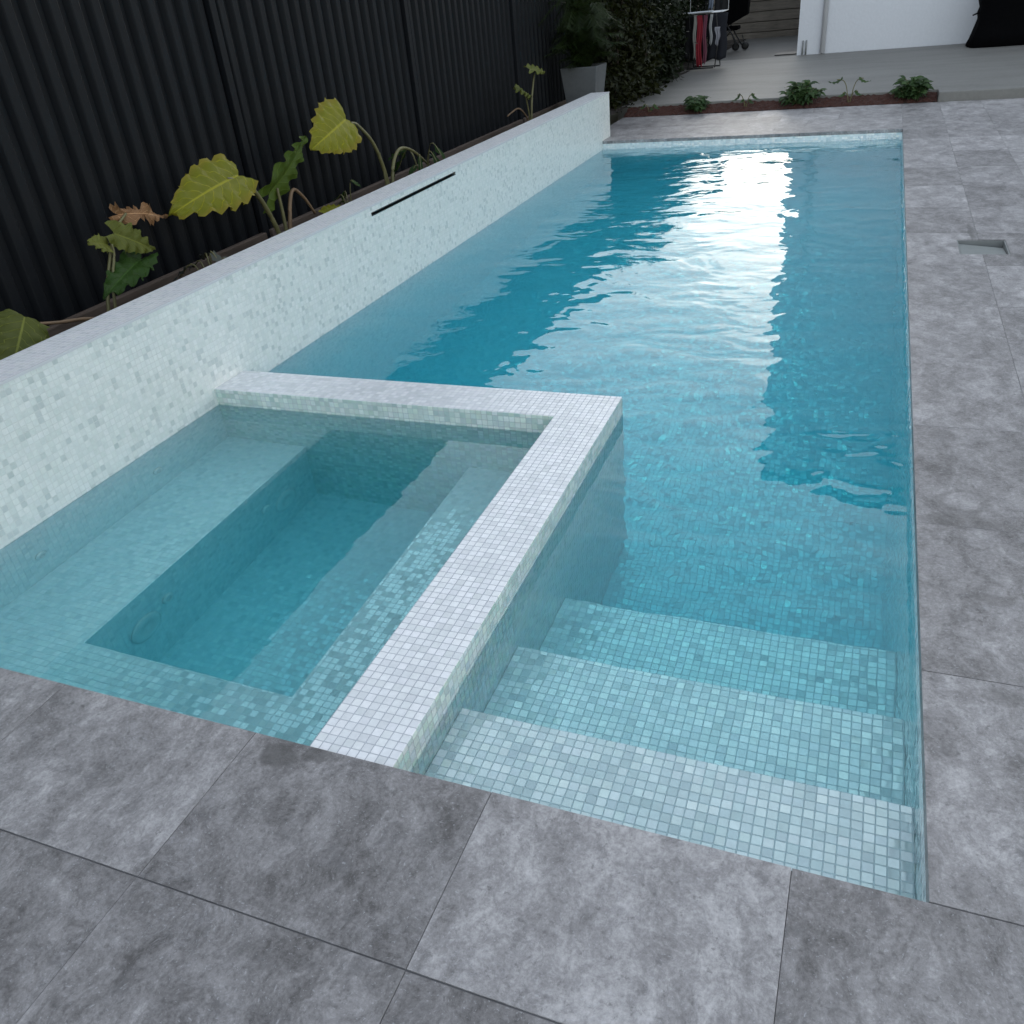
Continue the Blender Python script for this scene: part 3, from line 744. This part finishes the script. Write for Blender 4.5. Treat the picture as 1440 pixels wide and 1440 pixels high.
for k in range(3): b.tube([(-3.32, 15.1, 1.25+.2*k), (-2.70, 15.1, 1.25+.2*k)], .005, 6)
b.done('hanging_rail', WHITE2, air)
def cloth(name, label, c, x0, x1, zt, zb, y, seed, taper=0.0, mat=None):
    rn = random.Random(seed); b = MB(); nx, nz = 10, 12; ph = rn.uniform(0, 6)
    V = []
    for s in (0, 1):
        V.append([[b.bm.verts.new((x0+(x1-x0)*(i/nx)*(1-taper*k/nz)+taper*(x1-x0)*.5*k/nz+.01*math.sin(k*.7+ph), y+s*.006+.018*math.sin(i*1.3+ph)*(k/nz), zt+(zb-zt)*k/nz-(.015*math.sin(i*.9+ph) if k == nz else 0))) for k in range(nz+1)] for i in range(nx+1)])
    for s in (0, 1):
        for i in range(nx):
            for k in range(nz): b.facev([V[s][i][k], V[s][i+1][k], V[s][i+1][k+1], V[s][i][k+1]], smooth=True)
    for i in range(nx): b.facev([V[0][i][nz], V[0][i+1][nz], V[1][i+1][nz], V[1][i][nz]]); b.facev([V[0][i][0], V[0][i+1][0], V[1][i+1][0], V[1][i][0]])
    for k in range(nz): b.facev([V[0][0][k], V[0][0][k+1], V[1][0][k+1], V[1][0][k]]); b.facev([V[0][nx][k], V[0][nx][k+1], V[1][nx][k+1], V[1][nx][k]])
    return tag(b.done(name, flat(name+'_cloth', tuple(v*.6 for v in c), .85, .12, 20), origin=((x0+x1)/2, y, zb)), label, 'laundry', 'washing on the clothes airer')
cloth('towel', 'narrow cream cloth hanging left of the red one on the airer', (.42, .41, .38), -3.155, -3.10, .89, .27, 14.50, 1)
cloth('towel', 'bright red cloth hanging under the airer', (.34, .012, .03), -3.095, -3.01, .88, .16, 14.49, 2)
cloth('towel', 'dusty pink cloth hanging right of the red one', (.22, .06, .10), -3.0, -2.94, .88, .20, 14.50, 3)
cloth('sock', 'long white sock hanging from the airer edge', (.45, .46, .47), -2.90, -2.855, .88, .46, 14.51, 4)
cloth('cloth', 'white pointed cloth at the right of the airer', (.38, .38, .43), -2.81, -2.72, .70, .44, 14.52, 5, .5)
cloth('shirt', 'black garment hanging behind the red cloth', (.006, .006, .010), -3.32, -2.98, .88, .25, 14.72, 6)
cloth('shirt', 'navy garment hanging behind the white sock', (.008, .010, .020), -2.97, -2.66, .88, .22, 14.78, 7)
cloth('shirt', 'pale blue shirt on the upper rail of the airer', (.20, .24, .32), -3.03, -2.95, 1.45, .93, 15.08, 8)
cloth('shirt', 'black shirt on the upper rail of the airer', (.006, .006, .009), -2.93, -2.72, 1.45, .78, 15.09, 9)
b = MB()
b.box((-3.33, 14.46, .912), (-2.86, 14.66, .930)); tag(b.done('towel', flat('folded_cloth', (.5, .52, .56), .8), bevel=.008, origin=None), 'white towel lying flat on top of the airer', 'laundry', 'washing on the clothes airer')

# ------------------------------------------------------------------ pushchair
pram = thing('pushchair', 'black folding pushchair parked on the path by the shrubs', 'pushchair', (-3.05, 18.2, .1))
b = MB()
for yy in (18.05, 18.45):
    b.tube(curve([(-2.92, yy, .17), (-3.10, yy, .45), (-3.30, yy, .80), (-3.42, yy, 1.05)], 4), .013, 8)
    b.tube([(-3.36, yy, .17), (-3.10, yy, .48)], .013, 8)
b.tube([(-3.42, 18.05, 1.05), (-3.42, 18.45, 1.05)], .014, 8); b.done('frame', BLACKM, pram)
b = MB(); b.prism([(-3.30, 18.07), (-2.95, 18.07), (-2.95, 18.43), (-3.30, 18.43)], .45, .52); b.done('seat', BLACK, pram, bevel=.02)
b = MB()
pr = [(-2.80, .70), (-2.78, .95), (-2.88, 1.12), (-3.05, 1.18), (-3.22, 1.08), (-3.28, .85), (-3.20, .52)]
Va = [b.bm.verts.new((x, 18.06, z)) for x, z in pr]; Vb = [b.bm.verts.new((x, 18.44, z)) for x, z in pr]
for i in range(len(pr)-1): b.facev([Va[i], Va[i+1], Vb[i+1], Vb[i]], smooth=True)
b.facev(Va); b.facev(Vb[::-1]); b.done('hood', BLACK, pram, bevel=.02)
for (xx, yy) in ((-2.99, 18.12), (-2.82, 18.20), (-3.36, 18.05), (-3.36, 18.45)):
    b = MB(); b.lathe([(.03, -.018), (.062, -.016), (.072, 0), (.062, .016), (.03, .018)], (xx, yy, .165), 'y', 18); b.done('wheel', BLACKM, pram)
    b = MB(); b.tube([(xx, yy, .165), (xx-.07, yy+.02, .36)], .010, 6); b.done('wheel_strut', BLACKM, pram)

# ------------------------------------------------------------------ covered barbecue
bq = thing('covered_barbecue', 'bulky black fabric cover draped over a barbecue against the white house', 'barbecue', (1.65, 15.6, .1))
b = MB(); prof = [(.76, .60, .105), (.70, .54, .28), (.655, .50, .46), (.67, .51, .54), (.65, .50, .62), (.70, .52, .75), (.70, .50, 1.15), (.55, .36, 1.30)]
seg = 40; R = []; rn = random.Random(5)
for j, (rx_, ry_, z) in enumerate(prof):
    r = []
    for k in range(seg):
        t = 2*math.pi*k/seg; sq = (abs(math.cos(t))**6+abs(math.sin(t))**6)**(-1/6)
        w_ = 1+.02*math.sin(k*2.1+j)*(1.2-z)
        r.append(b.bm.verts.new((1.69+rx_*sq*math.cos(t)*w_, 15.42+ry_*.75*sq*math.sin(t)*w_, z)))
    R.append(r)
for j in range(len(R)-1):
    for k in range(seg): b.facev([R[j][k], R[j][(k+1) % seg], R[j+1][(k+1) % seg], R[j+1][k]], smooth=True)
b.facev(R[0][::-1]); b.facev(R[-1]); b.done('cover', BLACK, bq)
b = MB(); b.tube(curve([(1.03, 15.25, .56), (.97, 15.2, .545), (.93, 15.2, .53)], 4), .012, 6); b.done('strap', BLACK, bq)
